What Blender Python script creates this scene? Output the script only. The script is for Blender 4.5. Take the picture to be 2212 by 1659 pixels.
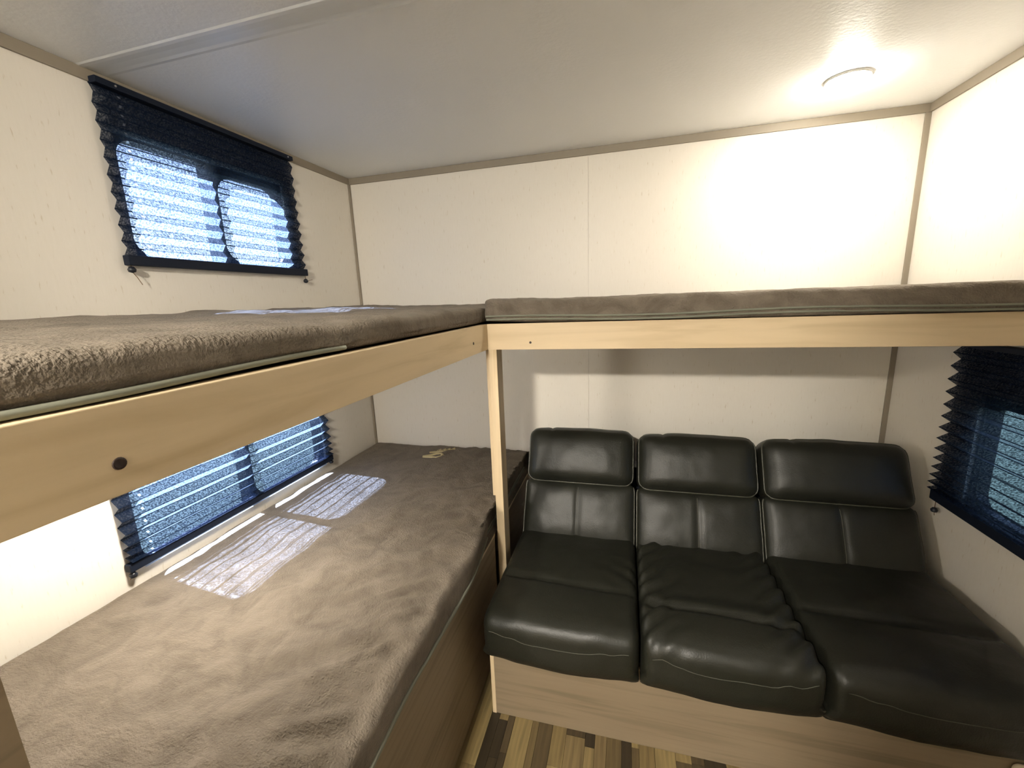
import bpy, bmesh, math, random
from mathutils import Vector, Matrix, noise
random.seed(7)
sc = bpy.context.scene
for o in list(bpy.data.objects): bpy.data.objects.remove(o)
COL = sc.collection
PI = math.pi

# ------------------------------------------------------------------ camera
F_PX = 902.06
cam = bpy.data.cameras.new('camera'); camo = bpy.data.objects.new('camera', cam)
COL.objects.link(camo)
cam.sensor_width = 36.0; cam.lens = F_PX / 2212 * 36.0; cam.clip_start = 0.02
camo.location = (1.3648, -2.0016, 1.3691)
camo.rotation_euler = (1.3712, 0.0386, 0.2583)
sc.camera = camo

# ------------------------------------------------------------------ sky, sun, exposure
world = bpy.data.worlds.new('world'); sc.world = world; world.use_nodes = True
wn = world.node_tree.nodes; wl = world.node_tree.links
sky = wn.new('ShaderNodeTexSky'); sky.sky_type = 'NISHITA'; sky.sun_disc = False
sky.sun_elevation = math.radians(40); sky.sun_rotation = math.radians(-90)
SKY_STRENGTH = 0.38
wn['Background'].inputs['Strength'].default_value = SKY_STRENGTH
wl.new(sky.outputs['Color'], wn['Background'].inputs['Color'])
SUN_DIR = Vector((1.0, -0.10, -0.84)).normalized()
sun = bpy.data.lights.new('sun', 'SUN'); sun.energy = 64.0; sun.angle = 0.006
sun.color = (0.60, 0.74, 1.0)
suno = bpy.data.objects.new('sun_offscreen', sun); COL.objects.link(suno)
suno.location = (-6, -0.5, 6); suno.rotation_euler = SUN_DIR.to_track_quat('-Z', 'Y').to_euler()
vs = sc.view_settings
vs.view_transform = 'Standard'; vs.look = 'None'; vs.gamma = 1.0; vs.use_curve_mapping = False
vs.exposure = 1.65
CEIL_L, UNDER_L, REAR_L = 95.0, 92.0, 420.0

# ------------------------------------------------------------------ dimensions (metres)
W, H = 2.42, 2.0
YR = -4.6                      # rear end of the room behind the camera
RX, RY = 0.90, -0.60           # faces of the two bunk rails
RZ0, RZ1 = 1.199, 1.288        # rail bottom and top
WT = 0.05

# ------------------------------------------------------------------ material helpers
def mat(name, col, rough=0.6, spec=0.5, sheen=0.0, metal=0.0):
    m = bpy.data.materials.new(name); m.use_nodes = True
    b = m.node_tree.nodes['Principled BSDF']
    b.inputs['Base Color'].default_value = (*col, 1); b.inputs['Roughness'].default_value = rough
    b.inputs['Specular IOR Level'].default_value = spec; b.inputs['Metallic'].default_value = metal
    b.inputs['Sheen Weight'].default_value = sheen
    return m
def nd(m, t, **kw):
    n = m.node_tree.nodes.new(t)
    for k, v in kw.items():
        if k in n.inputs: n.inputs[k].default_value = v
        else: setattr(n, k, v)
    return n
def lk(m, a, b): m.node_tree.links.new(a, b)
def coords(m, scale=(1, 1, 1), rot=(0, 0, 0), kind='Object'):
    t = nd(m, 'ShaderNodeTexCoord'); mp = nd(m, 'ShaderNodeMapping')
    mp.inputs['Scale'].default_value = scale; mp.inputs['Rotation'].default_value = rot
    lk(m, t.outputs[kind], mp.inputs['Vector']); return mp.outputs['Vector']
def ramp(m, fac, stops):
    r = nd(m, 'ShaderNodeValToRGB'); e = r.color_ramp.elements
    while len(e) < len(stops): e.new(0.5)
    for el, (p, c) in zip(e, stops): el.position = p; el.color = (*c, 1)
    lk(m, fac, r.inputs['Fac']); return r.outputs['Color']
def bump(m, hgt, strength=0.3, dist=0.01):
    b = nd(m, 'ShaderNodeBump', Strength=strength, Distance=dist)
    lk(m, hgt, b.inputs['Height'])
    lk(m, b.outputs['Normal'], m.node_tree.nodes['Principled BSDF'].inputs['Normal'])
def bsdf(m): return m.node_tree.nodes['Principled BSDF']

M = {}
# cream wallpaper with short vertical brown dashes
def wallpaper(name, axis_scale):
    m = mat(name, (0.74, 0.68, 0.57), 0.42, 0.35)
    v = coords(m, axis_scale)
    n1 = nd(m, 'ShaderNodeTexNoise', Scale=1.0, Detail=2.0); lk(m, v, n1.inputs['Vector'])
    n2 = nd(m, 'ShaderNodeTexNoise', Scale=1.6, Detail=1.0); v2 = coords(m, (2.2, 2.2, 1.6)); lk(m, v2, n2.inputs['Vector'])
    c1 = ramp(m, n1.outputs['Fac'], [(0.0, (0.56, 0.47, 0.35)), (0.26, (0.64, 0.57, 0.46)), (0.34, (0.755, 0.71, 0.625)), (1.0, (0.78, 0.735, 0.655))])
    lk(m, c1, bsdf(m).inputs['Base Color'])
    bump(m, n1.outputs['Fac'], 0.10, 0.002)
    return m
M['wall_x'] = wallpaper('wallpaper_back', (150, 150, 26))
M['ceiling'] = mat('ceiling_vinyl', (0.88, 0.90, 0.91), 0.38, 0.4)
n = nd(M['ceiling'], 'ShaderNodeTexNoise', Scale=90.0, Detail=3.0); lk(M['ceiling'], coords(M['ceiling']), n.inputs['Vector'])
bump(M['ceiling'], n.outputs['Fac'], 0.16, 0.004)
M['trim'] = mat('taupe_trim', (0.27, 0.23, 0.175), 0.55)
M['seam'] = mat('seam_strip', (0.74, 0.76, 0.76), 0.3, 0.5)

def wood(name, c0, c1, scale, rough=0.5):
    m = mat(name, c0, rough, 0.4)
    v = coords(m, scale)
    d = nd(m, 'ShaderNodeTexNoise', Scale=1.0, Detail=5.0, Distortion=0.8); lk(m, v, d.inputs['Vector'])
    c = ramp(m, d.outputs['Fac'], [(0.28, c1), (0.5, c0), (0.72, tuple(x * 1.08 for x in c0))])
    lk(m, c, bsdf(m).inputs['Base Color']); bump(m, d.outputs['Fac'], 0.05, 0.002)
    return m
M['wood_y'] = wood('blond_wood_y', (0.64, 0.51, 0.33), (0.52, 0.40, 0.24), (60, 1.8, 22))
M['wood_x'] = wood('blond_wood_x', (0.64, 0.51, 0.33), (0.52, 0.40, 0.24), (1.8, 60, 22))
M['wood_z'] = wood('blond_wood_z', (0.64, 0.51, 0.33), (0.52, 0.40, 0.24), (50, 50, 2.0))
M['lam'] = wood('taupe_laminate', (0.24, 0.185, 0.12), (0.17, 0.13, 0.08), (2.0, 2.0, 45), 0.55)
M['ply'] = mat('plywood_edge', (0.10, 0.045, 0.03), 0.8)
M['hole'] = mat('dark_plug', (0.035, 0.02, 0.015), 0.5)

def plush(name, lo, hi, sheen, scale=9.0):
    m = mat(name, lo, 0.85, 0.15, sheen)
    bsdf(m).inputs['Sheen Roughness'].default_value = 0.45
    bsdf(m).inputs['Sheen Tint'].default_value = (0.95, 0.85, 0.68, 1)
    v = coords(m)
    n1 = nd(m, 'ShaderNodeTexNoise', Scale=scale, Detail=8.0, Roughness=0.62, Distortion=0.9); lk(m, v, n1.inputs['Vector'])
    n2 = nd(m, 'ShaderNodeTexNoise', Scale=220.0, Detail=2.0); lk(m, v, n2.inputs['Vector'])
    c = ramp(m, n1.outputs['Fac'], [(0.34, lo), (0.62, hi)]); lk(m, c, bsdf(m).inputs['Base Color'])
    a = nd(m, 'ShaderNodeMath', operation='MULTIPLY'); a.inputs[1].default_value = 0.35
    lk(m, n2.outputs['Fac'], a.inputs[0])
    s = nd(m, 'ShaderNodeMath', operation='ADD'); lk(m, n1.outputs['Fac'], s.inputs[0]); lk(m, a.outputs[0], s.inputs[1])
    n3 = nd(m, 'ShaderNodeTexNoise', Scale=1.0, Detail=5.0, Roughness=0.6, Distortion=0.6)
    lk(m, coords(m, (9, 42, 9), (0, 0, math.radians(-35))), n3.inputs['Vector'])
    s3 = nd(m, 'ShaderNodeMath', operation='MULTIPLY_ADD'); s3.inputs[1].default_value = 0.55
    lk(m, n3.outputs['Fac'], s3.inputs[0]); lk(m, s.outputs[0], s3.inputs[2])
    bump(m, s3.outputs[0], 0.75, 0.014)
    return m
M['plush'] = plush('taupe_plush', (0.125, 0.104, 0.080), (0.190, 0.160, 0.125), 0.10, 10.0)
M['piping'] = mat('grey_green_piping', (0.18, 0.185, 0.14), 0.7)
M['print'] = mat('cream_print', (0.55, 0.47, 0.26), 0.7)

M['leather'] = mat('black_leather', (0.014, 0.0145, 0.010), 0.45, 0.4)
v = coords(M['leather']); n = nd(M['leather'], 'ShaderNodeTexVoronoi', Scale=260.0); lk(M['leather'], v, n.inputs['Vector'])
n2 = nd(M['leather'], 'ShaderNodeTexNoise', Scale=14.0, Detail=3.0); lk(M['leather'], v, n2.inputs['Vector'])
s = nd(M['leather'], 'ShaderNodeMath', operation='MULTIPLY_ADD'); s.inputs[1].default_value = 0.12
lk(M['leather'], n.outputs['Distance'], s.inputs[0]); lk(M['leather'], n2.outputs['Fac'], s.inputs[2])
bump(M['leather'], s.outputs[0], 0.16, 0.012)
M['welt'] = mat('leather_welt', (0.05, 0.05, 0.035), 0.4)
M['stitch'] = mat('grey_stitch', (0.055, 0.055, 0.04), 0.7)
M['cream'] = mat('cream_plastic', (0.70, 0.60, 0.46), 0.5)
M['black'] = mat('black_plastic', (0.008, 0.010, 0.016), 0.4)
M['navy'] = mat('navy_rail', (0.005, 0.009, 0.020), 0.6, 0.25)
M['cord'] = mat('tan_cord', (0.16, 0.09, 0.04), 0.7)
M['screw'] = mat('steel_screw', (0.6, 0.6, 0.6), 0.3, 0.5, 0, 1.0)
M['white'] = mat('white_plastic', (0.8, 0.79, 0.76), 0.4)

def emit(name, col, s):
    m = bpy.data.materials.new(name); m.use_nodes = True; nt = m.node_tree
    nt.nodes.remove(nt.nodes['Principled BSDF']); e = nt.nodes.new('ShaderNodeEmission')
    e.inputs['Color'].default_value = (*col, 1); e.inputs['Strength'].default_value = s
    nt.links.new(e.outputs[0], nt.nodes['Material Output'].inputs['Surface']); return m
WARM = (1.0, 0.93, 0.82)
M['lens_ceiling'] = emit('lit_lens_ceiling', WARM, CEIL_L)
M['lens_under'] = emit('lit_lens_under_bunk', WARM, UNDER_L)
M['lens_rear'] = emit('lit_lens_rear', WARM, REAR_L)

def glass(name, tint):
    m = bpy.data.materials.new(name); m.use_nodes = True; nt = m.node_tree
    nt.nodes.remove(nt.nodes['Principled BSDF'])
    t = nt.nodes.new('ShaderNodeBsdfTransparent'); t.inputs['Color'].default_value = (*tint, 1)
    g = nt.nodes.new('ShaderNodeBsdfGlossy'); g.inputs['Roughness'].default_value = 0.02
    mx = nt.nodes.new('ShaderNodeMixShader'); mx.inputs[0].default_value = 0.05
    nt.links.new(t.outputs[0], mx.inputs[1]); nt.links.new(g.outputs[0], mx.inputs[2])
    nt.links.new(mx.outputs[0], nt.nodes['Material Output'].inputs['Surface']); return m
M['glass'] = glass('window_glass', (0.86, 0.88, 0.93))

# black sheer pleated shade fabric: lacy weave, opaque creases, punched cord holes (UV: u = metres along, v = 0..1 across a fold)
def shade_fabric(name, holes):
    m = bpy.data.materials.new(name); m.use_nodes = True; nt = m.node_tree
    nt.nodes.remove(nt.nodes['Principled BSDF'])
    d = nd(m, 'ShaderNodeBsdfDiffuse'); d.inputs['Color'].default_value = (0.005, 0.009, 0.020, 1)
    tl = nd(m, 'ShaderNodeBsdfTranslucent'); pass
    tr = nd(m, 'ShaderNodeBsdfTransparent'); tr.inputs['Color'].default_value = (0.80, 0.86, 1.0, 1)
    add = nd(m, 'ShaderNodeAddShader'); lk(m, d.outputs[0], add.inputs[0]); lk(m, tl.outputs[0], add.inputs[1])
    uv = nd(m, 'ShaderNodeTexCoord'); sep = nd(m, 'ShaderNodeSeparateXYZ'); lk(m, uv.outputs['UV'], sep.inputs[0])
    nz = nd(m, 'ShaderNodeTexNoise', Scale=210.0, Detail=3.0); lk(m, uv.outputs['Object'], nz.inputs['Vector'])
    lk(m, ramp(m, nz.outputs['Fac'], [(0.36, (0.008, 0.011, 0.018)), (0.64, (0.040, 0.048, 0.062))]), tl.inputs['Color'])
    mr = nd(m, 'ShaderNodeMapRange'); lk(m, nz.outputs['Fac'], mr.inputs['Value'])
    mr.inputs['From Min'].default_value = 0.40; mr.inputs['From Max'].default_value = 0.68
    mr.inputs['To Min'].default_value = 0.04; mr.inputs['To Max'].default_value = 0.27
    def math_(op, a, b=None):
        x = nd(m, 'ShaderNodeMath', operation=op)
        for i, q in enumerate((a, b)):
            if q is None: continue
            if isinstance(q, (int, float)): x.inputs[i].default_value = q
            else: lk(m, q, x.inputs[i])
        return x.outputs[0]
    # creases: near v = 0 or 1 the doubled fabric is opaque
    pp = math_('ABSOLUTE', math_('SUBTRACT', sep.outputs['Y'], 0.5))
    open_ = math_('LESS_THAN', pp, 0.41)
    fac = math_('MULTIPLY', mr.outputs[0], open_)
    hole = None
    for u in holes:
        du = math_('LESS_THAN', math_('ABSOLUTE', math_('SUBTRACT', sep.outputs['X'], u)), 0.0032)
        hole = du if hole is None else math_('MAXIMUM', hole, du)
    if hole is not None:
        hv = math_('LESS_THAN', math_('ABSOLUTE', math_('SUBTRACT', sep.outputs['Y'], 0.5)), 0.13)
        fac = math_('MAXIMUM', fac, math_('MULTIPLY', hole, hv))
    mx = nd(m, 'ShaderNodeMixShader'); lk(m, fac, mx.inputs[0]); lk(m, add.outputs[0], mx.inputs[1]); lk(m, tr.outputs[0], mx.inputs[2])
    lk(m, mx.outputs[0], nt.nodes['Material Output'].inputs['Surface']); return m

# floor print strips
m = M['plank'] = mat('vinyl_plank', (0.2, 0.15, 0.08), 0.5)
oi = nd(m, 'ShaderNodeObjectInfo'); c0 = ramp(m, oi.outputs['Random'], [(0.0, (0.025, 0.018, 0.009)), (0.3, (0.07, 0.05, 0.024)), (0.55, (0.17, 0.125, 0.055)), (0.8, (0.25, 0.19, 0.085)), (1.0, (0.12, 0.085, 0.045))])
g = nd(m, 'ShaderNodeTexNoise', Scale=1.0, Detail=4.0); lk(m, coords(m, (90, 5, 5)), g.inputs['Vector'])
mxn = nd(m, 'ShaderNodeMix'); mxn.data_type = 'RGBA'; mxn.blend_type = 'MULTIPLY'; mxn.inputs['Factor'].default_value = 0.8
lk(m, c0, mxn.inputs['A']); lk(m, ramp(m, g.outputs['Fac'], [(0.3, (0.55, 0.52, 0.5)), (0.65, (1.15, 1.12, 1.05))]), mxn.inputs['B'])
lk(m, mxn.outputs['Result'], bsdf(m).inputs['Base Color'])
M['floor'] = wood('floor_vinyl', (0.16, 0.115, 0.055), (0.05, 0.036, 0.018), (24, 1.2, 10), 0.55)
M['grass'] = mat('grass', (0.025, 0.038, 0.018), 0.9)

# ------------------------------------------------------------------ object helpers
def link(name, me, m=None, parent=None, smooth=False):
    o = bpy.data.objects.new(name, me); COL.objects.link(o)
    if m is not None: me.materials.append(m)
    if parent is not None: o.parent = parent
    if smooth:
        for p in me.polygons: p.use_smooth = True
    return o
def tag(o, label, cat, group=None):
    o['label'] = label; o['category'] = cat
    if group: o['group'] = group
    return o
def empty(name, loc=(0, 0, 0)):
    o = bpy.data.objects.new(name, None); COL.objects.link(o); o.location = loc; o.empty_display_size = 0.05
    return o
def structure(o): o['kind'] = 'structure'; return o
def add_box(bm, lo, hi, bev=0.0):
    vs_ = [bm.verts.new((x, y, z)) for x in (lo[0], hi[0]) for y in (lo[1], hi[1]) for z in (lo[2], hi[2])]
    fs = []
    for f in ((0, 1, 3, 2), (4, 6, 7, 5), (0, 4, 5, 1), (2, 3, 7, 6), (0, 2, 6, 4), (1, 5, 7, 3)):
        fs.append(bm.faces.new([vs_[i] for i in f]))
    if bev > 0:
        es = list({e for f in fs for e in f.edges})
        bmesh.ops.bevel(bm, geom=es, offset=bev, segments=2, affect='EDGES', profile=0.6)
def box(name, lo, hi, m, parent=None, bev=0.0):
    bm = bmesh.new(); add_box(bm, lo, hi, bev)
    bmesh.ops.recalc_face_normals(bm, faces=bm.faces)
    me = bpy.data.meshes.new(name); bm.to_mesh(me); bm.free()
    return link(name, me, m, parent)
def tube(name, pts, r, m, parent=None, sides=8, closed=False, caps=True):
    pts = [Vector(p) for p in pts]; n = len(pts); verts = []; faces = []
    up = None
    for i, p in enumerate(pts):
        a = pts[(i - 1) % n] if (closed or i > 0) else p
        b = pts[(i + 1) % n] if (closed or i < n - 1) else p
        t = (b - a).normalized()
        if up is None:
            up = Vector((0, 0, 1)) if abs(t.z) < 0.9 else Vector((1, 0, 0))
        s_ = t.cross(up)
        if s_.length < 1e-6: s_ = t.cross(Vector((0, 1, 0)))
        s_.normalize(); up = s_.cross(t).normalized()
        for k in range(sides):
            an = 2 * PI * k / sides
            verts.append(p + r * (math.cos(an) * s_ + math.sin(an) * up))
    for i in range(n if closed else n - 1):
        j = (i + 1) % n
        for k in range(sides):
            k2 = (k + 1) % sides
            faces.append((i * sides + k, i * sides + k2, j * sides + k2, j * sides + k))
    if caps and not closed:
        faces.append(tuple(range(sides))); faces.append(tuple(range((n - 1) * sides, n * sides))[::-1])
    me = bpy.data.meshes.new(name); me.from_pydata(verts, [], faces); me.update()
    return link(name, me, m, parent, True)
def lathe(name, prof, m, parent=None, loc=(0, 0, 0), seg=40, rot=None):
    verts, faces = [], []
    for r, z in prof:
        for k in range(seg):
            a = 2 * PI * k / seg; verts.append((r * math.cos(a), r * math.sin(a), z))
    for i in range(len(prof) - 1):
        for k in range(seg):
            k2 = (k + 1) % seg
            faces.append((i * seg + k, i * seg + k2, (i + 1) * seg + k2, (i + 1) * seg + k))
    if prof[0][0] > 0: faces.append(tuple(range(seg))[::-1])
    if prof[-1][0] > 0: faces.append(tuple(range((len(prof) - 1) * seg, len(prof) * seg)))
    me = bpy.data.meshes.new(name); me.from_pydata(verts, [], faces); me.update()
    o = link(name, me, m, parent); o.location = loc
    for p in me.polygons: p.use_smooth = len(p.vertices) == 4
    if rot: o.rotation_euler = rot
    return o
def axis_pts(L, r, nr, nm):
    h = L / 2; out = []
    for i in range(nr): out.append(-h + r * (1 - math.cos(PI / 2 * i / nr)))
    for i in range(nm + 1): out.append(-h + r + (L - 2 * r) * i / nm)
    for i in range(1, nr + 1): out.append(h - r + r * math.sin(PI / 2 * i / nr))
    return out
def softbox(name, size, r, nm, m, parent=None, disp=None, xf=None, nr=4, rv=None):
    """a rounded box as one lattice surface; disp(p, n) moves points; returns (object, lattice dict)"""
    rr = rv or (r, r, r)
    ax = [axis_pts(size[i], rr[i], nr, nm[i]) for i in range(3)]
    N = [len(a) for a in ax]; idx = {}; verts = []
    def put(i, j, k):
        if (i, j, k) in idx: return idx[(i, j, k)]
        p = Vector((ax[0][i], ax[1][j], ax[2][k])); q = Vector(); e = Vector()
        for a in range(3):
            h = size[a] / 2 - rr[a]; q[a] = max(-h, min(h, p[a])); e[a] = (p[a] - q[a]) / rr[a]
        nn = e.normalized() if e.length > 1e-9 else Vector((0, 0, 1))
        p2 = q + Vector((nn.x * rr[0], nn.y * rr[1], nn.z * rr[2]))
        if disp: p2 = disp(p2.copy(), nn)
        if xf: p2 = xf @ p2
        idx[(i, j, k)] = len(verts); verts.append(p2); return idx[(i, j, k)]
    faces = []
    for i in range(N[0] - 1):
        for j in range(N[1] - 1):
            faces.append((put(i, j, N[2]-1), put(i+1, j, N[2]-1), put(i+1, j+1, N[2]-1), put(i, j+1, N[2]-1)))
            faces.append((put(i, j, 0), put(i, j+1, 0), put(i+1, j+1, 0), put(i+1, j, 0)))
    for i in range(N[0] - 1):
        for k in range(N[2] - 1):
            faces.append((put(i, 0, k), put(i+1, 0, k), put(i+1, 0, k+1), put(i, 0, k+1)))
            faces.append((put(i, N[1]-1, k), put(i, N[1]-1, k+1), put(i+1, N[1]-1, k+1), put(i+1, N[1]-1, k)))
    for j in range(N[1] - 1):
        for k in range(N[2] - 1):
            faces.append((put(0, j, k), put(0, j, k+1), put(0, j+1, k+1), put(0, j+1, k)))
            faces.append((put(N[0]-1, j, k), put(N[0]-1, j+1, k), put(N[0]-1, j+1, k+1), put(N[0]-1, j, k+1)))
    me = bpy.data.meshes.new(name); me.from_pydata(verts, [], faces); me.update()
    o = link(name, me, m, parent, True)
    return o, {k: verts[v] for k, v in idx.items()}, ax
def near(arr, v): return min(range(len(arr)), key=lambda i: abs(arr[i] - v))
def g(x, c, w): return math.exp(-((x - c) / w) ** 2)
def fbm(p, s, oct_=3):
    return sum(noise.noise(Vector(p) * s * 2 ** i) / 2 ** i for i in range(oct_))

# ------------------------------------------------------------------ room shell
def wall_panel(name, axis, at, thick, u0, u1, holes, m):
    """a wall normal to x (u = y) with rectangular holes [(u0,u1,z0,z1)]"""
    bm = bmesh.new()
    us = sorted({u0, u1, *[h[0] for h in holes], *[h[1] for h in holes]})
    zs = sorted({-0.02, H + 0.02, *[h[2] for h in holes], *[h[3] for h in holes]})
    lo, hi = min(at, at + thick), max(at, at + thick)
    for a, b in zip(us, us[1:]):
        for c, d in zip(zs, zs[1:]):
            um, zm = (a + b) / 2, (c + d) / 2
            if any(h[0] < um < h[1] and h[2] < zm < h[3] for h in holes): continue
            add_box(bm, (lo, a, c), (hi, b, d))
    bmesh.ops.remove_doubles(bm, verts=bm.verts, dist=1e-5)
    dd = [f for f in bm.faces]
    # drop coincident inner faces
    seen = {}
    for f in dd:
        key = tuple(round(x, 4) for x in f.calc_center_median()); seen.setdefault(key, []).append(f)
    kill = [f for fs in seen.values() if len(fs) > 1 for f in fs]
    bmesh.ops.delete(bm, geom=kill, context='FACES_ONLY')
    bmesh.ops.recalc_face_normals(bm, faces=bm.faces)
    me = bpy.data.meshes.new(name); bm.to_mesh(me); bm.free()
    return structure(link(name, me, m))
WIN_UP = (-1.06, -0.46, 1.53, 1.865)
WIN_LOW = (-1.215, -0.415, 0.632, 0.985)
WIN_R = (-1.12, -0.44, 0.66, 1.03)
wall_panel('wall_left', 'x', 0.0, -WT, YR, 0.0, [WIN_UP, WIN_LOW], M['wall_x'])
wall_panel('wall_right', 'x', W, WT, YR, 0.0, [WIN_R], M['wall_x'])
wb = structure(box('wall_back', (-WT, 0.004, -0.02), (W + WT, WT + 0.004, H + 0.02), M['wall_x']))
SEAM = 1.203
box('wall_sheet', (-WT, 0.0, -0.02), (SEAM - 0.0005, 0.006, H + 0.02), M['wall_x'], wb)
box('wall_sheet', (SEAM + 0.0005, 0.0, -0.02), (W + WT, 0.006, H + 0.02), M['wall_x'], wb)
structure(box('wall_rear', (-WT, YR - WT, -0.02), (W + WT, YR, H + 0.02), M['wall_x']))
# unseen partition with a doorway, added behind the camera to block lamp light
bm = bmesh.new()
add_box(bm, (0.0, -2.29, 0.0), (0.50, -2.25, H)); add_box(bm, (1.24, -2.29, 0.0), (W, -2.25, H))
me = bpy.data.meshes.new('wall_light_blocker'); bm.to_mesh(me); bm.free()
structure(link('wall_light_blocker', me, M['wall_x']))
ce = structure(box('ceiling', (-WT, YR - WT, H), (W + WT, WT, H + 0.05), M['ceiling']))
# ceiling seam strip
bm = bmesh.new()
prof = [(-1.118, 0.0), (-1.112, -0.0016), (-1.102, -0.0018), (-1.085, -0.0005), (-1.066, -0.0006), (-1.056, -0.0015), (-1.046, 0.0)]
rows = []
for x in (0.0, W):
    rows.append([bm.verts.new((x, y, H + z)) for y, z in prof])
for i in range(len(prof) - 1): bm.faces.new((rows[0][i], rows[0][i+1], rows[1][i+1], rows[1][i]))
me = bpy.data.meshes.new('seam_strip'); bm.to_mesh(me); bm.free()
link('seam_strip', me, M['seam'], ce)
fl = structure(box('floor', (-WT, YR - WT, -0.05), (W + WT, WT, -0.004), M['floor']))
# printed plank strips of the floor, in front of the sofa
x = 0.905; pm = {}
rnd = random.Random(11)
while x < W - 0.03:
    w = rnd.choice((0.022, 0.03, 0.036, 0.045, 0.06)); y = -0.60 - rnd.random() * 0.2
    w = min(w, W - x)
    while y > -1.9:
        l = rnd.choice((0.12, 0.3, 0.45))
        key = (w, l)
        if key not in pm:
            bm = bmesh.new(); add_box(bm, (0.0004, -l + 0.0005, -0.0045), (w - 0.0004, -0.0005, 0.0), 0.0006)
            me = bpy.data.meshes.new('plank'); bm.to_mesh(me); bm.free(); me.materials.append(M['plank']); pm[key] = me
        o = bpy.data.objects.new('plank', pm[key]); COL.objects.link(o); o.parent = fl
        o.location = (x, y, 0); y -= l
    x += w
# taupe trims: ceiling line and vertical corners
def trim(n, lo, hi): return structure(box('trim_%d' % n, lo, hi, M['trim'], None, 0.0015))
trim(1, (0.0, -0.007, H - 0.030), (W, 0.0, H))
trim(2, (0.0, -1.84, H - 0.030), (0.007, -0.007, H))
trim(3, (W - 0.007, YR, H - 0.030), (W, -0.007, H))
trim(4, (0.0, -0.012, 0.0), (0.010, 0.0, H - 0.030))
trim(5, (W - 0.018, -0.007, 0.0), (W, 0.0, H - 0.030))
# end partition of the bunk alcove
structure(box('wall_front', (0.0, -1.885, 0.0), (0.90, -1.842, RZ0 - 0.001), M['lam']))
structure(box('ground', (-30, -30, -0.85), (30, 30, -0.80), M['grass']))

# ------------------------------------------------------------------ windows
def rrect(u0, u1, z0, z1, r, n=6):
    pts = []
    for cu, cz, a0 in ((u1 - r, z1 - r, 0), (u0 + r, z1 - r, 90), (u0 + r, z0 + r, 180), (u1 - r, z0 + r, 270)):
        for i in range(n + 1):
            a = math.radians(a0 + 90 * i / n); pts.append((cu + r * math.cos(a), cz + r * math.sin(a)))
    return pts
def ring(name, outer, inner, x0, x1, m, parent):
    n = len(outer); verts = []
    for x in (x0, x1):
        for L in (outer, inner): verts += [(x, u, z) for u, z in L]
    faces = []
    for i in range(n):
        j = (i + 1) % n; O0, I0, O1, I1 = 0, n, 2 * n, 3 * n
        faces += [(O0+i, O0+j, I0+j, I0+i), (O1+i, I1+i, I1+j, O1+j), (O0+i, O1+i, O1+j, O0+j), (I0+i, I0+j, I1+j, I1+i)]
    me = bpy.data.meshes.new(name); me.from_pydata(verts, [], faces); me.update()
    bm = bmesh.new(); bm.from_mesh(me); bmesh.ops.recalc_face_normals(bm, faces=bm.faces); bm.to_mesh(me); bm.free()
    return link(name, me, m, parent)
def window(n, rect, mull, side, gm, rad=0.05):
    u0, u1, z0, z1 = rect
    s = -1 if side == 'L' else 1
    xo = 0.0 if side == 'L' else W
    root = structure(empty('window_%d' % n, (xo, (u0 + u1) / 2, z0)))
    root['label'] = 'sliding window with black frame behind a pleated shade'
    off = Vector((xo, (u0 + u1) / 2, z0))
    def loc(o): o.location = -off; return o
    a, b = sorted((xo + s * 0.012, xo + s * (WT + 0.008)))
    loc(ring('frame', rrect(u0 - 0.004, u1 + 0.004, z0 - 0.004, z1 + 0.004, 0.003), rrect(u0 + 0.008, u1 - 0.008, z0 + 0.008, z1 - 0.008, rad), a, b, M['black'], root))
    loc(box('mullion', (a, mull - 0.014, z0), (b, mull + 0.014, z1), M['black'], root))
    sa, sb = sorted((xo + s * 0.022, xo + s * 0.036))
    sash = loc(ring('sash', rrect(mull + 0.008, u1 - 0.004, z0 + 0.004, z1 - 0.004, 0.004), rrect(mull + 0.022, u1 - 0.012, z0 + 0.012, z1 - 0.030, rad * 1.3), sa, sb, M['black'], root))
    box('pane', (xo + s * 0.027 - 0.0015, mull, z0 + 0.004), (xo + s * 0.027 + 0.0015, u1 - 0.004, z1 - 0.004), gm, sash)
    loc(box('pane', (xo + s * 0.040 - 0.0015, u0 + 0.004, z0 + 0.004), (xo + s * 0.040 + 0.0015, mull, z1 - 0.004), gm, root))
    return root
window(1, WIN_UP, -0.765, 'L', M['glass'])
window(2, WIN_LOW, -0.815, 'L', M['glass'])
window(3, WIN_R, -0.78, 'R', M['glass'])

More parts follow.
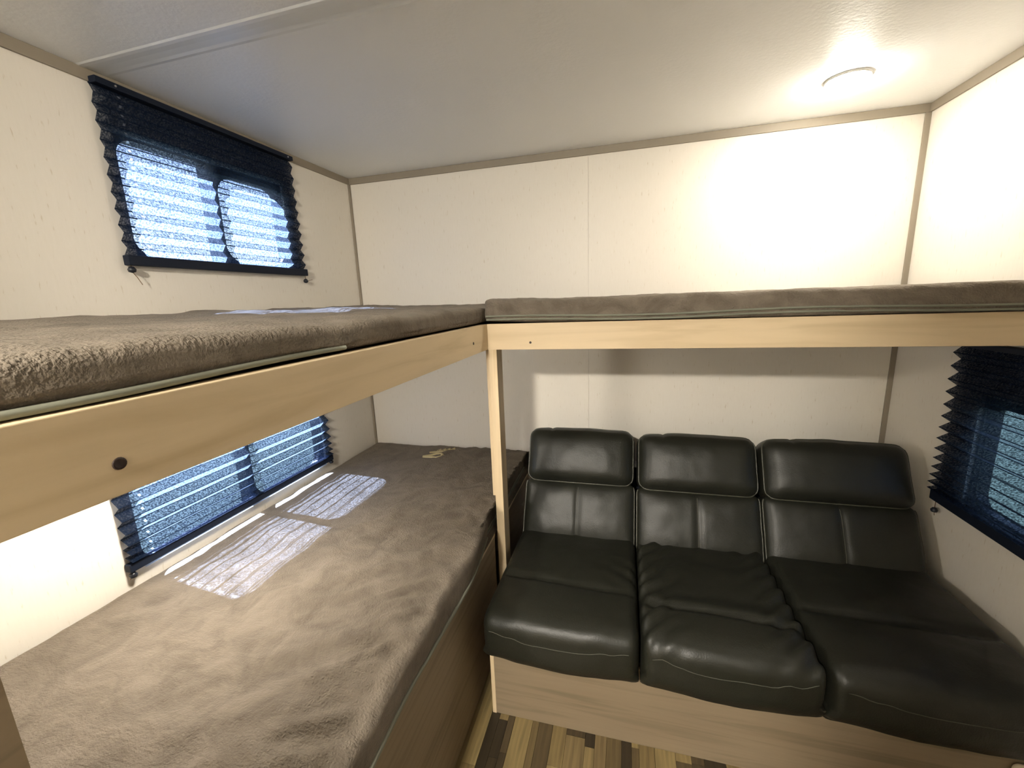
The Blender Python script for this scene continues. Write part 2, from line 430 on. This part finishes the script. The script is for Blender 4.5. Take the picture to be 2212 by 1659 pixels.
# ------------------------------------------------------------------ pleated shades
def shade(side, u0, u1, zs, bar_z, depth, label, holes, balls, amp=1.0, bar_drop=0.0):
    """zs: list of crease heights from top to bottom (alternating wall side / room side)"""
    s = 1 if side == 'L' else -1
    xo = 0.0 if side == 'L' else W
    root = empty('pleated_shade', (xo, (u0 + u1) / 2, zs[0])); off = Vector((xo, (u0 + u1) / 2, zs[0]))
    tag(root, label, 'window shade', 'pleated window shades')
    def loc(o): o.location = -off; return o
    hr = loc(box('head_rail', (min(xo + s * 0.001, xo + s * 0.030), u0 + 0.003, zs[0]), (max(xo + s * 0.001, xo + s * 0.030), u1 - 0.003, zs[0] + 0.016), M['navy'], root, 0.002))
    for u in (u0 + 0.05, u1 - 0.03):
        sc_ = lathe('screw', [(0.0, 0.0022), (0.0025, 0.002), (0.003, 0.0)], M['screw'], hr, Vector((xo + s * 0.030, u, zs[0] + 0.008)), 10, (0, s * PI / 2, 0))
    NU = 28; verts, faces, uvs = [], [], []
    for j, z in enumerate(zs):
        dist = 0.006 if j % 2 == 0 else depth(j, len(zs))
        for i in range(NU + 1):
            u = u0 + (u1 - u0) * i / NU
            wob = 0.0022 * noise.noise(Vector((u * 7, z * 9, j))) * amp
            verts.append((xo + s * (dist + wob), u, z + 0.0016 * noise.noise(Vector((u * 5, z * 30, 3.3))) * amp))
    for j in range(len(zs) - 1):
        for i in range(NU):
            a = j * (NU + 1) + i
            faces.append((a, a + 1, a + NU + 2, a + NU + 1))
            ua, ub = u0 + (u1 - u0) * i / NU, u0 + (u1 - u0) * (i + 1) / NU
            uvs += [(ua, 0), (ub, 0), (ub, 1), (ua, 1)]
    me = bpy.data.meshes.new('fabric'); me.from_pydata(verts, [], faces); me.update()
    ul = me.uv_layers.new(name='UVMap')
    for k, q in enumerate(uvs): ul.data[k].uv = q
    loc(link('fabric', me, shade_fabric('sheer_pleated_fabric', holes), root))
    b0, b1 = sorted((xo + s * 0.003, xo + s * 0.026))
    br = loc(box('bottom_rail', (b0, u0 - 0.004, bar_z), (b1, u1 + 0.004, zs[-1] + 0.002), M['navy'], root, 0.003))
    for (u, dz, tail) in balls:
        bx = xo + s * 0.016
        tube('cord', [(bx, u, bar_z + 0.002), (bx, u + 0.001, bar_z - dz)], 0.0011, M['cord'], br, 6)
        lathe('cord_ball', [(0.0, 0.010), (0.006, 0.008), (0.0102, 0.001), (0.0085, -0.006), (0.0, -0.009)], M['black'], br, Vector((bx, u + 0.001, bar_z - dz - 0.006)), 14)
        p0 = Vector((bx, u + 0.001, bar_z - dz - 0.012))
        tube('cord_tail', [p0, p0 + Vector(tail) * 0.5 + Vector((0, 0, 0.003)), p0 + Vector(tail)], 0.0010, M['cord'], br, 6)
    return root
def crease_list(z0, z1, n, squeeze):
    """n creases between z0 and z1; spacing shrinks towards the bottom by squeeze"""
    w = [1 - squeeze * (i / (n - 1)) ** 2 for i in range(n)]
    t = sum(w); z = z0; out = [z0]
    for a in w: z -= (z0 - z1) * a / t; out.append(z)
    return out
HOLE_UP = -1.033
shade('L', -1.098, -0.408, crease_list(1.966, 1.531, 20, 0.10), 1.505, lambda j, n: 0.018 + 0.006 * j / n,
      'black pleated shade glowing over the window above the upper bunk', [HOLE_UP], [(-1.094, 0.006, (0.0, 0.02, -0.035)), (-0.414, 0.016, (0.01, 0.03, 0.012))])
shade('L', -1.262, -0.400, crease_list(1.060, 0.672, 20, 0.62), 0.650, lambda j, n: 0.024 + 0.012 * j / n,
      'black pleated shade over the sunlit window beside the lower bunk mattress', [-1.20], [(-1.258, 0.006, (0.0, -0.010, -0.003)), (-0.404, 0.003, (0.0, 0.008, 0.0))])
shade('R', -1.20, -0.345, crease_list(1.170, 0.672, 28, 0.55), 0.640, lambda j, n: 0.030 + 0.012 * j / n,
      'unlit black pleated shade on the wall beside the sofa', [], [(-0.360, 0.030, (0.0, -0.004, -0.012)), (-1.19, 0.03, (0.0, 0.004, -0.012))])

# ------------------------------------------------------------------ puck lights
def puck(loc, lens, label, group='round puck lights', dz=0.032):
    root = empty('puck_light', loc); tag(root, label, 'light', group)
    lathe('housing', [(0.0, 0.0), (0.0605, 0.0), (0.0605, -0.004), (0.0585, -0.006), (0.0565, -0.006)], M['white'], root)
    lathe('lens', [(0.0, -dz), (0.020, -dz * 0.97), (0.038, -dz * 0.85), (0.050, -dz * 0.6), (0.0565, -0.0060)], lens, root)
    return root
puck((2.023, -0.322, H), M['lens_ceiling'], 'lit round puck light on the ceiling above the sofa-side bunk', dz=0.022)
puck((0.36, -1.27, 1.150), M['lens_under'], 'lit round puck light under the upper bunk, above the lower mattress', dz=0.052)
# the cabin's ceiling lamp behind the camera; the rail's shadow on the back wall points to it
def dome(loc, label):
    root = empty('dome_light_offscreen', loc); tag(root, label, 'light')
    lathe('housing', [(0.0, 0.0), (0.105, 0.0), (0.105, -0.010), (0.095, -0.012), (0.092, -0.008)], M['white'], root)
    lathe('lens', [(0.0, -0.062), (0.04, -0.058), (0.07, -0.045), (0.086, -0.026), (0.091, -0.010)], M['lens_rear'], root)
    return root
dome((0.9, -2.95, H), 'lit dome light on the cabin ceiling beyond the added partition')

# ------------------------------------------------------------------ bunks
def plug(u, parent, r, axis):
    rot = (0, PI / 2, 0) if axis == 'x' else (PI / 2, 0, 0)
    return lathe('screw_plug', [(r, 0.0), (r * 0.95, 0.0012), (r * 0.6, 0.0006), (0.0, 0.0004)], M['hole'], parent, u, 16, rot)
left = empty('bunk_platform', (0.45, -0.92, 1.15)); tag(left, 'upper bunk platform with blond wood rail along the windowed wall', 'bunk', 'upper bunk platforms')
def at(o, root): o.location = o.location - root.location; return o
rl = at(box('rail', (RX - 0.020, -1.842, RZ0), (RX, RY, RZ1), M['wood_y'], left, 0.0012), left)
at(box('deck', (0.008, -1.84, RZ0 + 0.002), (RX - 0.021, -0.013, RZ1 - 0.004), M['lam'], left), left)
at(box('under_panel', (0.008, -1.84, 1.15), (0.70, -0.013, RZ0 + 0.001), M['lam'], left), left)
plug((RX, -1.735, 1.230), rl, 0.0062, 'x')
plug((RX, -0.745, 1.236), rl, 0.0045, 'x')
right = empty('bunk_platform', (1.66, -0.3, 1.19)); tag(right, 'upper bunk platform with blond wood rail spanning above the black sofa', 'bunk', 'upper bunk platforms')
rr_ = at(box('rail', (RX, RY, RZ0 - 0.001), (W - 0.002, RY + 0.020, RZ1), M['wood_x'], right, 0.0012), right)
at(box('deck', (RX, RY + 0.021, RZ0 + 0.006), (W - 0.002, -0.009, RZ1 - 0.004), M['lam'], right), right)
plug((1.054, RY, 1.222), rr_, 0.0042, 'y')
# post between the platforms and the lower box
post = empty('bunk_post', (0.915, -0.57, 0)); tag(post, 'slim blond wooden post standing between the lower bunk and the sofa', 'post')
at(box('upright', (0.9005, RY, 0.0), (0.931, -0.535, RZ0 - 0.001), M['wood_z'], post, 0.0012), post)
at(box('edge_strip', (0.890, RY + 0.003, 0.64), (0.900, -0.54, RZ0 - 0.001), M['wood_z'], post, 0.001), post)
# lower bunk box
low = empty('lower_bunk', (0.45, -0.92, 0)); tag(low, 'taupe laminate box carrying the lower bunk mattress', 'bunk')
at(box('side_panel', (0.872, -1.84, 0.0), (0.892, -0.61, 0.478), M['lam'], low, 0.001), low)
at(box('side_panel', (0.872, -0.53, 0.0), (0.892, -0.01, 0.478), M['lam'], low, 0.001), low)
at(box('edge_band', (0.868, -1.84, 0.478), (0.894, -0.61, 0.488), M['wood_y'], low, 0.002), low)
at(box('edge_band', (0.868, -0.53, 0.478), (0.894, -0.01, 0.488), M['wood_y'], low, 0.002), low)
at(box('deck', (0.012, -1.84, 0.455), (0.866, -0.013, 0.492), M['ply'], low), low)

# ------------------------------------------------------------------ mattresses
def mattress(name, lo, hi, m, label, disp, nm, pip_faces, r=0.035, pip_r=0.0038, pip_z=(0.006, 0.018), pip_to=9.0):
    c = [(a + b) / 2 for a, b in zip(lo, hi)]; sz = [b - a for a, b in zip(lo, hi)]
    root = empty(name, (c[0], c[1], lo[2])); tag(root, label, 'mattress', 'plush covered bunk mattresses')
    zc = sz[2] / 2
    xf = Matrix.Translation((0, 0, zc))
    cover, lat, ax = softbox('cover', sz, r, nm, m, root, lambda p, n: disp(p, n, c, zc), xf, 4, (r, r, min(r, zc * 0.85)))
    N = [len(a) for a in ax]
    for dz in pip_z:
        k = near(ax[2], -zc + dz)
        for f in pip_faces:
            pts = []
            if f == 'x1':
                for j in range(2, N[1] - 2):
                    p = lat[(N[0]-1, j, k)]
                    if p.y + c[1] > pip_to: continue
                    pts.append(Vector((p.x + 0.002, p.y, dz + 0.002 * math.sin(p.y * 9))))
            else:
                for i in range(2, N[0] - 2):
                    p = lat[(i, 0, k)]; pts.append(Vector((p.x, p.y - 0.002, dz + 0.003 + 0.004 * math.sin(p.x * 7))))
            tube('piping', pts, pip_r, M['piping'], root, 6)
    return root, cover
def d_low(p, n, c, zc):
    x, y = p.x + c[0], p.y + c[1]
    e = max(0.0, min(1.0, (x - 0.35) / 0.5))
    if n.z > -0.2:
        q = Vector((x, y, 0))
        # folds running diagonally to the open edge, crumpled near it
        a = x * 0.80 + y * 0.55; b = -x * 0.55 + y * 0.80
        ridge = noise.noise(Vector((a * 2.0, b * 14.0, 1.0)))
        fold = noise.noise(Vector((a * 3.5 + 4, b * 24.0, 5.0)))
        rz_ = (1 - abs(ridge)) ** 5; fz_ = (1 - abs(fold)) ** 4
        p.z += 0.014 * (0.2 + 0.8 * e) * rz_ * (0.5 + noise.noise(Vector((x * 3, y * 3, 9)))) + 0.009 * e * fz_ + 0.005 * fbm(q, 5.0) + 0.0035 * (0.4 + e) * fbm(q, 24.0, 2)
        p.z -= 0.010 * g(x, 0.915, 0.06)
        if x < 0.06: p.z = min(p.z, zc + 0.001)
        # pushed-in rings near the edge
        rr = math.hypot(x - 0.80, (y + 1.21) * 1.0)
        if rr < 0.07: p.z += 0.0028 * math.cos(rr * 420) * (1 - rr / 0.07)
    if n.x > 0.2:
        p.x += 0.010 * noise.noise(Vector((y * 5, p.z * 8, 2.0))) - 0.030 * g(y, -0.52, 0.22) * 1.0
        p.x -= 0.006 * max(0.0, min(1.0, (0.035 - p.z) / 0.09))
        if y > -0.68: p.x = min(p.x, 0.870 - c[0])
    return p
low_mattress, _c = mattress('bunk_mattress', (0.012, -1.838, 0.494), (0.916, -0.014, 0.606), M['plush'],
         'taupe plush mattress on the lower bunk with a cream printed mark', d_low, (84, 150, 6), ['x1'], 0.02)
def d_ul(p, n, c, zc):
    x, y = p.x + c[0], p.y + c[1]
    if n.z > -0.2:
        p.z += 0.006 * fbm((x, y, 0), 5.0) + 0.003 * fbm((x, y, 3), 17.0, 2) - 0.026 * x / 0.88 * max(0.0, min(1.0, (p.z + zc) / (2 * zc)))
        p.z += 0.006 * noise.noise(Vector((x * 3, y * 16, 2.0))) * max(0, x)
    if n.x > 0.2:
        p.x += 0.007 * noise.noise(Vector((y * 6, p.z * 10, 7.0)))
    if n.y > 0.2: p.y = min(p.y, -0.012 - c[1])
    return p
mattress('bunk_mattress', (0.012, -1.838, RZ1 + 0.002), (0.888, -0.018, 1.370), M['plush'],
         'taupe plush mattress on the upper bunk under the glowing window shade', d_ul, (50, 110, 5), ['x1'], 0.024, 0.0045, (0.006,), -1.35)
def d_ur(p, n, c, zc):
    x, y = p.x + c[0], p.y + c[1]
    if n.z > -0.2:
        p.z += 0.004 * fbm((x, y, 0), 6.0) + 0.002 * fbm((x, y, 3), 20.0, 2)
    if n.y < -0.2:
        a = x * 10 + p.z * 30
        p.y += 0.011 * noise.noise(Vector((a, p.z * 4, 7.0))) + 0.004 * noise.noise(Vector((x * 30, p.z * 30, 1)))
    if x < 1.25: p.z += 0.008 * ((1.25 - x) / 0.37) ** 2
    return p
mattress('bunk_mattress', (0.893, RY - 0.006, RZ1 + 0.002), (W - 0.012, -0.014, 1.366), M['plush'],
         'taupe plush mattress on the upper bunk above the black sofa', d_ur, (110, 40, 5), ['y0'], 0.016)

# cream printed mark on the lower mattress, by the back wall
def flat_mark():
    L = low_mattress.location
    def poly_tube(pts, r, name='printed_stroke'):
        return tube(name, [Vector((x - L.x, y - L.y, 0.6095 - L.z)) for x, y in pts], r, M['print'], low_mattress, 6)
    poly_tube([(0.392, -0.196), (0.42, -0.178), (0.445, -0.150), (0.47, -0.146), (0.487, -0.162), (0.483, -0.186), (0.465, -0.201), (0.44, -0.197), (0.41, -0.196), (0.392, -0.196)], 0.0070)
    poly_tube([(0.40, -0.138), (0.425, -0.126), (0.452, -0.120), (0.478, -0.115)], 0.0055)
    for k in range(4):
        x = 0.432 + 0.022 * k; y = -0.098 + 0.010 * k
        poly_tube([(x, y - 0.014), (x + 0.010, y + 0.012), (x + 0.018, y - 0.010), (x + 0.006, y - 0.002)], 0.0052, 'printed_letter')
flat_mark()

# ------------------------------------------------------------------ sofa
sofa = empty('sofa', (1.66, -0.6, 0)); tag(sofa, 'black leather three-seat sofa on a taupe laminate base', 'sofa')
SO = Vector((-1.66, 0.6, 0))
def sl(o): o.location = o.location + SO; return o
sl(box('base_panel', (0.958, -0.900, 0.0), (2.40, -0.885, 0.285), M['lam'], sofa, 0.001))
sl(box('base_trim', (0.953, -0.902, 0.0), (0.966, -0.884, 0.285), M['wood_z'], sofa, 0.001))
sl(box('base_side', (0.955, -0.884, 0.0), (0.970, -0.10, 0.285), M['lam'], sofa, 0.001))
sl(box('base_side', (2.385, -0.884, 0.0), (2.40, -0.10, 0.285), M['lam'], sofa, 0.001))
seats = [(0.955, 1.419), (1.423, 1.872), (1.876, 2.372)]
for s_i, (x0, x1) in enumerate(seats):
    w = x1 - x0; cx = (x0 + x1) / 2
    size = (w, 0.60, 0.165)
    def d_seat(p, n, s_i=s_i, w=w, cx=cx):
        y = p.y; u = p.x / (w / 2)                     # front is -y
        crease_y = (-0.085, -0.140, -0.055)[s_i] - 0.012 * u
        side = 1 - abs(u) ** 4
        if n.z > -0.3:
            puff = 0.018 if s_i == 1 else 0.012
            p.z += puff * side * (1 - ((y + 0.21) / 0.14) ** 2 if abs(y + 0.21) < 0.14 else 0)
            p.z += 0.008 * side * (1 - ((y - 0.12) / 0.19) ** 2 if abs(y - 0.12) < 0.19 else 0)
            p.z -= (0.020 if s_i == 1 else 0.012) * math.exp(-((y - crease_y) / 0.014) ** 2) * min(1, side * 2.5)
            if s_i == 1:                               # gathered wrinkles at the sides of the middle seat
                e = max(0, abs(u) - 0.35)
                ang = (y * 38 + abs(u) * 9 * (1 if u < 0 else -1))
                p.z += 0.016 * e * math.sin(ang * 2.2 + 2 * noise.noise(Vector((p.x * 9, y * 9, 1))))
            if s_i == 0:
                e = max(0, u - 0.45)
                p.z += 0.010 * e * math.sin(y * 95 + u * 14) * math.exp(-((y - 0.0) / 0.08) ** 2)
            p.z += 0.0035 * fbm((p.x + cx, y, s_i), 9.0, 3)
        if n.y < -0.3:
            p.y -= 0.016 * (1 - u * u) + 0.004 * fbm((p.x + cx, p.z, 4), 11.0, 2)
            if p.z < 0: p.y += 0.10 * (-p.z) * 2.2 * (0.6 + 0.4 * abs(u))
        if n.z < -0.1: p.x = math.copysign(min(w / 2, abs(p.x) + 0.022 * abs(u) ** 6), p.x)
        return p
    xf = Matrix.Translation((cx, -0.68, 0.345)) @ Matrix.Rotation(math.radians(-2.0), 4, 'X')
    o, lat, ax = softbox('seat_cushion', size, 0.04, (30, 44, 8), M['leather'], sofa, d_seat, xf, 5, (0.028, 0.05, 0.045))
    sl(o)
    N = [len(a) for a in ax]
    k = near(ax[2], 0.035)
    pts = []
    for i in range(4, N[0] - 4):
        u = ax[0][i] / (w / 2)
        kk = near(ax[2], 0.046 - 0.030 * (1 - u * u))
        p = lat[(i, 0, kk)]; pts.append(p + Vector((0, -0.0002, 0.0004)))
    pts = [(a + b * 2 + c) / 4 for a, b, c in zip(pts, pts[1:], pts[2:])]
    tube('stitching', pts, 0.0011, M['stitch'], o, 5)
# backs: lower lumbar pad and upper head pad of each seat, reclined
A = math.atan2(0.21, 0.40)
backs = [(0.962, 1.416), (1.422, 1.874), (1.880, 2.366)]
for b_i, (x0, x1) in enumerate(backs):
    w = x1 - x0; cx = (x0 + x1) / 2
    BM = Matrix.Translation((cx, -0.470, (0.412, 0.405, 0.405)[b_i])) @ Matrix.Rotation(-A, 4, 'X')
    # lumbar pad: local front face at y = 0, from z = 0 to 0.235
    def d_lum(p, n, w=w, b_i=b_i):
        u = p.x / (w / 2); v = p.z / 0.12
        if n.y < 0:
            p.y -= 0.020 * max(0, 1 - u ** 4) * max(0, 1 - v ** 4) - 0.007 * math.exp(-(p.x / 0.010) ** 2)
            p.y += 0.003 * fbm((p.x + b_i, p.z, 2), 9.0)
        return p
    xf = BM @ Matrix.Translation((0, 0.075, 0.105))
    o, lat, ax = softbox('lumbar_pad', (w, 0.13, 0.26), 0.03, (40, 4, 18), M['leather'], sofa, d_lum, xf, 4); sl(o)
    N = [len(a) for a in ax]
    i0 = near(ax[0], 0.0)
    tube('stitching', [lat[(i0, 0, k)] + Vector((0, -0.0005, 0)) for k in range(5, N[2] - 4)], 0.0012, M['stitch'], o, 5)
    for i in (0, N[0] - 1):
        tube('welt', [lat[(i, 3, k)] + Vector((0, -0.001, 0)) for k in range(3, N[2] - 2)], 0.0032, M['welt'], o, 6)
    # head pad: thicker, overlapping the lumbar pad
    hh = 0.235
    def d_head(p, n, w=w, b_i=b_i, hh=hh):
        u = p.x / (w / 2); v = p.z / (hh / 2)
        if n.y < 0.3:
            p.y -= 0.030 * max(0, 1 - abs(u) ** 3.2) * max(0, 1 - abs(v) ** 3.0)
            p.y += 0.004 * fbm((p.x + 3 * b_i, p.z, 2), 7.0)
        if n.z > 0.3:
            p.z += 0.008 * (1 - u * u) + 0.003 * noise.noise(Vector((p.x * 14, p.y * 9, b_i)))
            p.z -= 0.005 * math.exp(-((p.x + w * 0.27) / 0.008) ** 2)
        return p
    dx = 0.0
    xf = BM @ Matrix.Translation((dx, 0.066, 0.335))
    o, lat, ax = softbox('head_pad', (w - 0.004, 0.150, hh), 0.04, (40, 4, 16), M['leather'], sofa, d_head, xf, 5, (0.05, 0.055, 0.045)); sl(o)
    N = [len(a) for a in ax]; J = 3
    loop = [(i, J, 1) for i in range(3, N[0] - 3)] + [(N[0] - 2, J, k) for k in range(3, N[2] - 3)] + [(i, J, N[2] - 2) for i in range(N[0] - 4, 2, -1)] + [(1, J, k) for k in range(N[2] - 4, 2, -1)]
    pts = []
    cen = BM @ Vector((0, 0.066, 0.335))
    for (i, j, k) in loop:
        # nearest surface point on the rounded front border
        ii = 0 if i == 1 else (N[0] - 1 if i == N[0] - 2 else i)
        kk = 0 if k == 1 else (N[2] - 1 if k == N[2] - 2 else k)
        if (ii, j, kk) in lat:
            p = lat[(ii, j, kk)]; pts.append(p + (p - cen).normalized() * 0.0006)
    tube('welt', pts, 0.0030, M['welt'], o, 6, True)
sl(box('back_frame', (0.975, -0.185, 0.20), (2.36, -0.10, 0.62), M['black'], sofa, 0.004))
# rounded cream tab at the far end of the base
o, _, _ = softbox('pull_tab', (0.036, 0.010, 0.05), 0.004, (3, 1, 4), M['cream'], sofa, None, Matrix.Translation((2.318, -0.908, 0.185)), 4, (0.014, 0.004, 0.014)); sl(o)
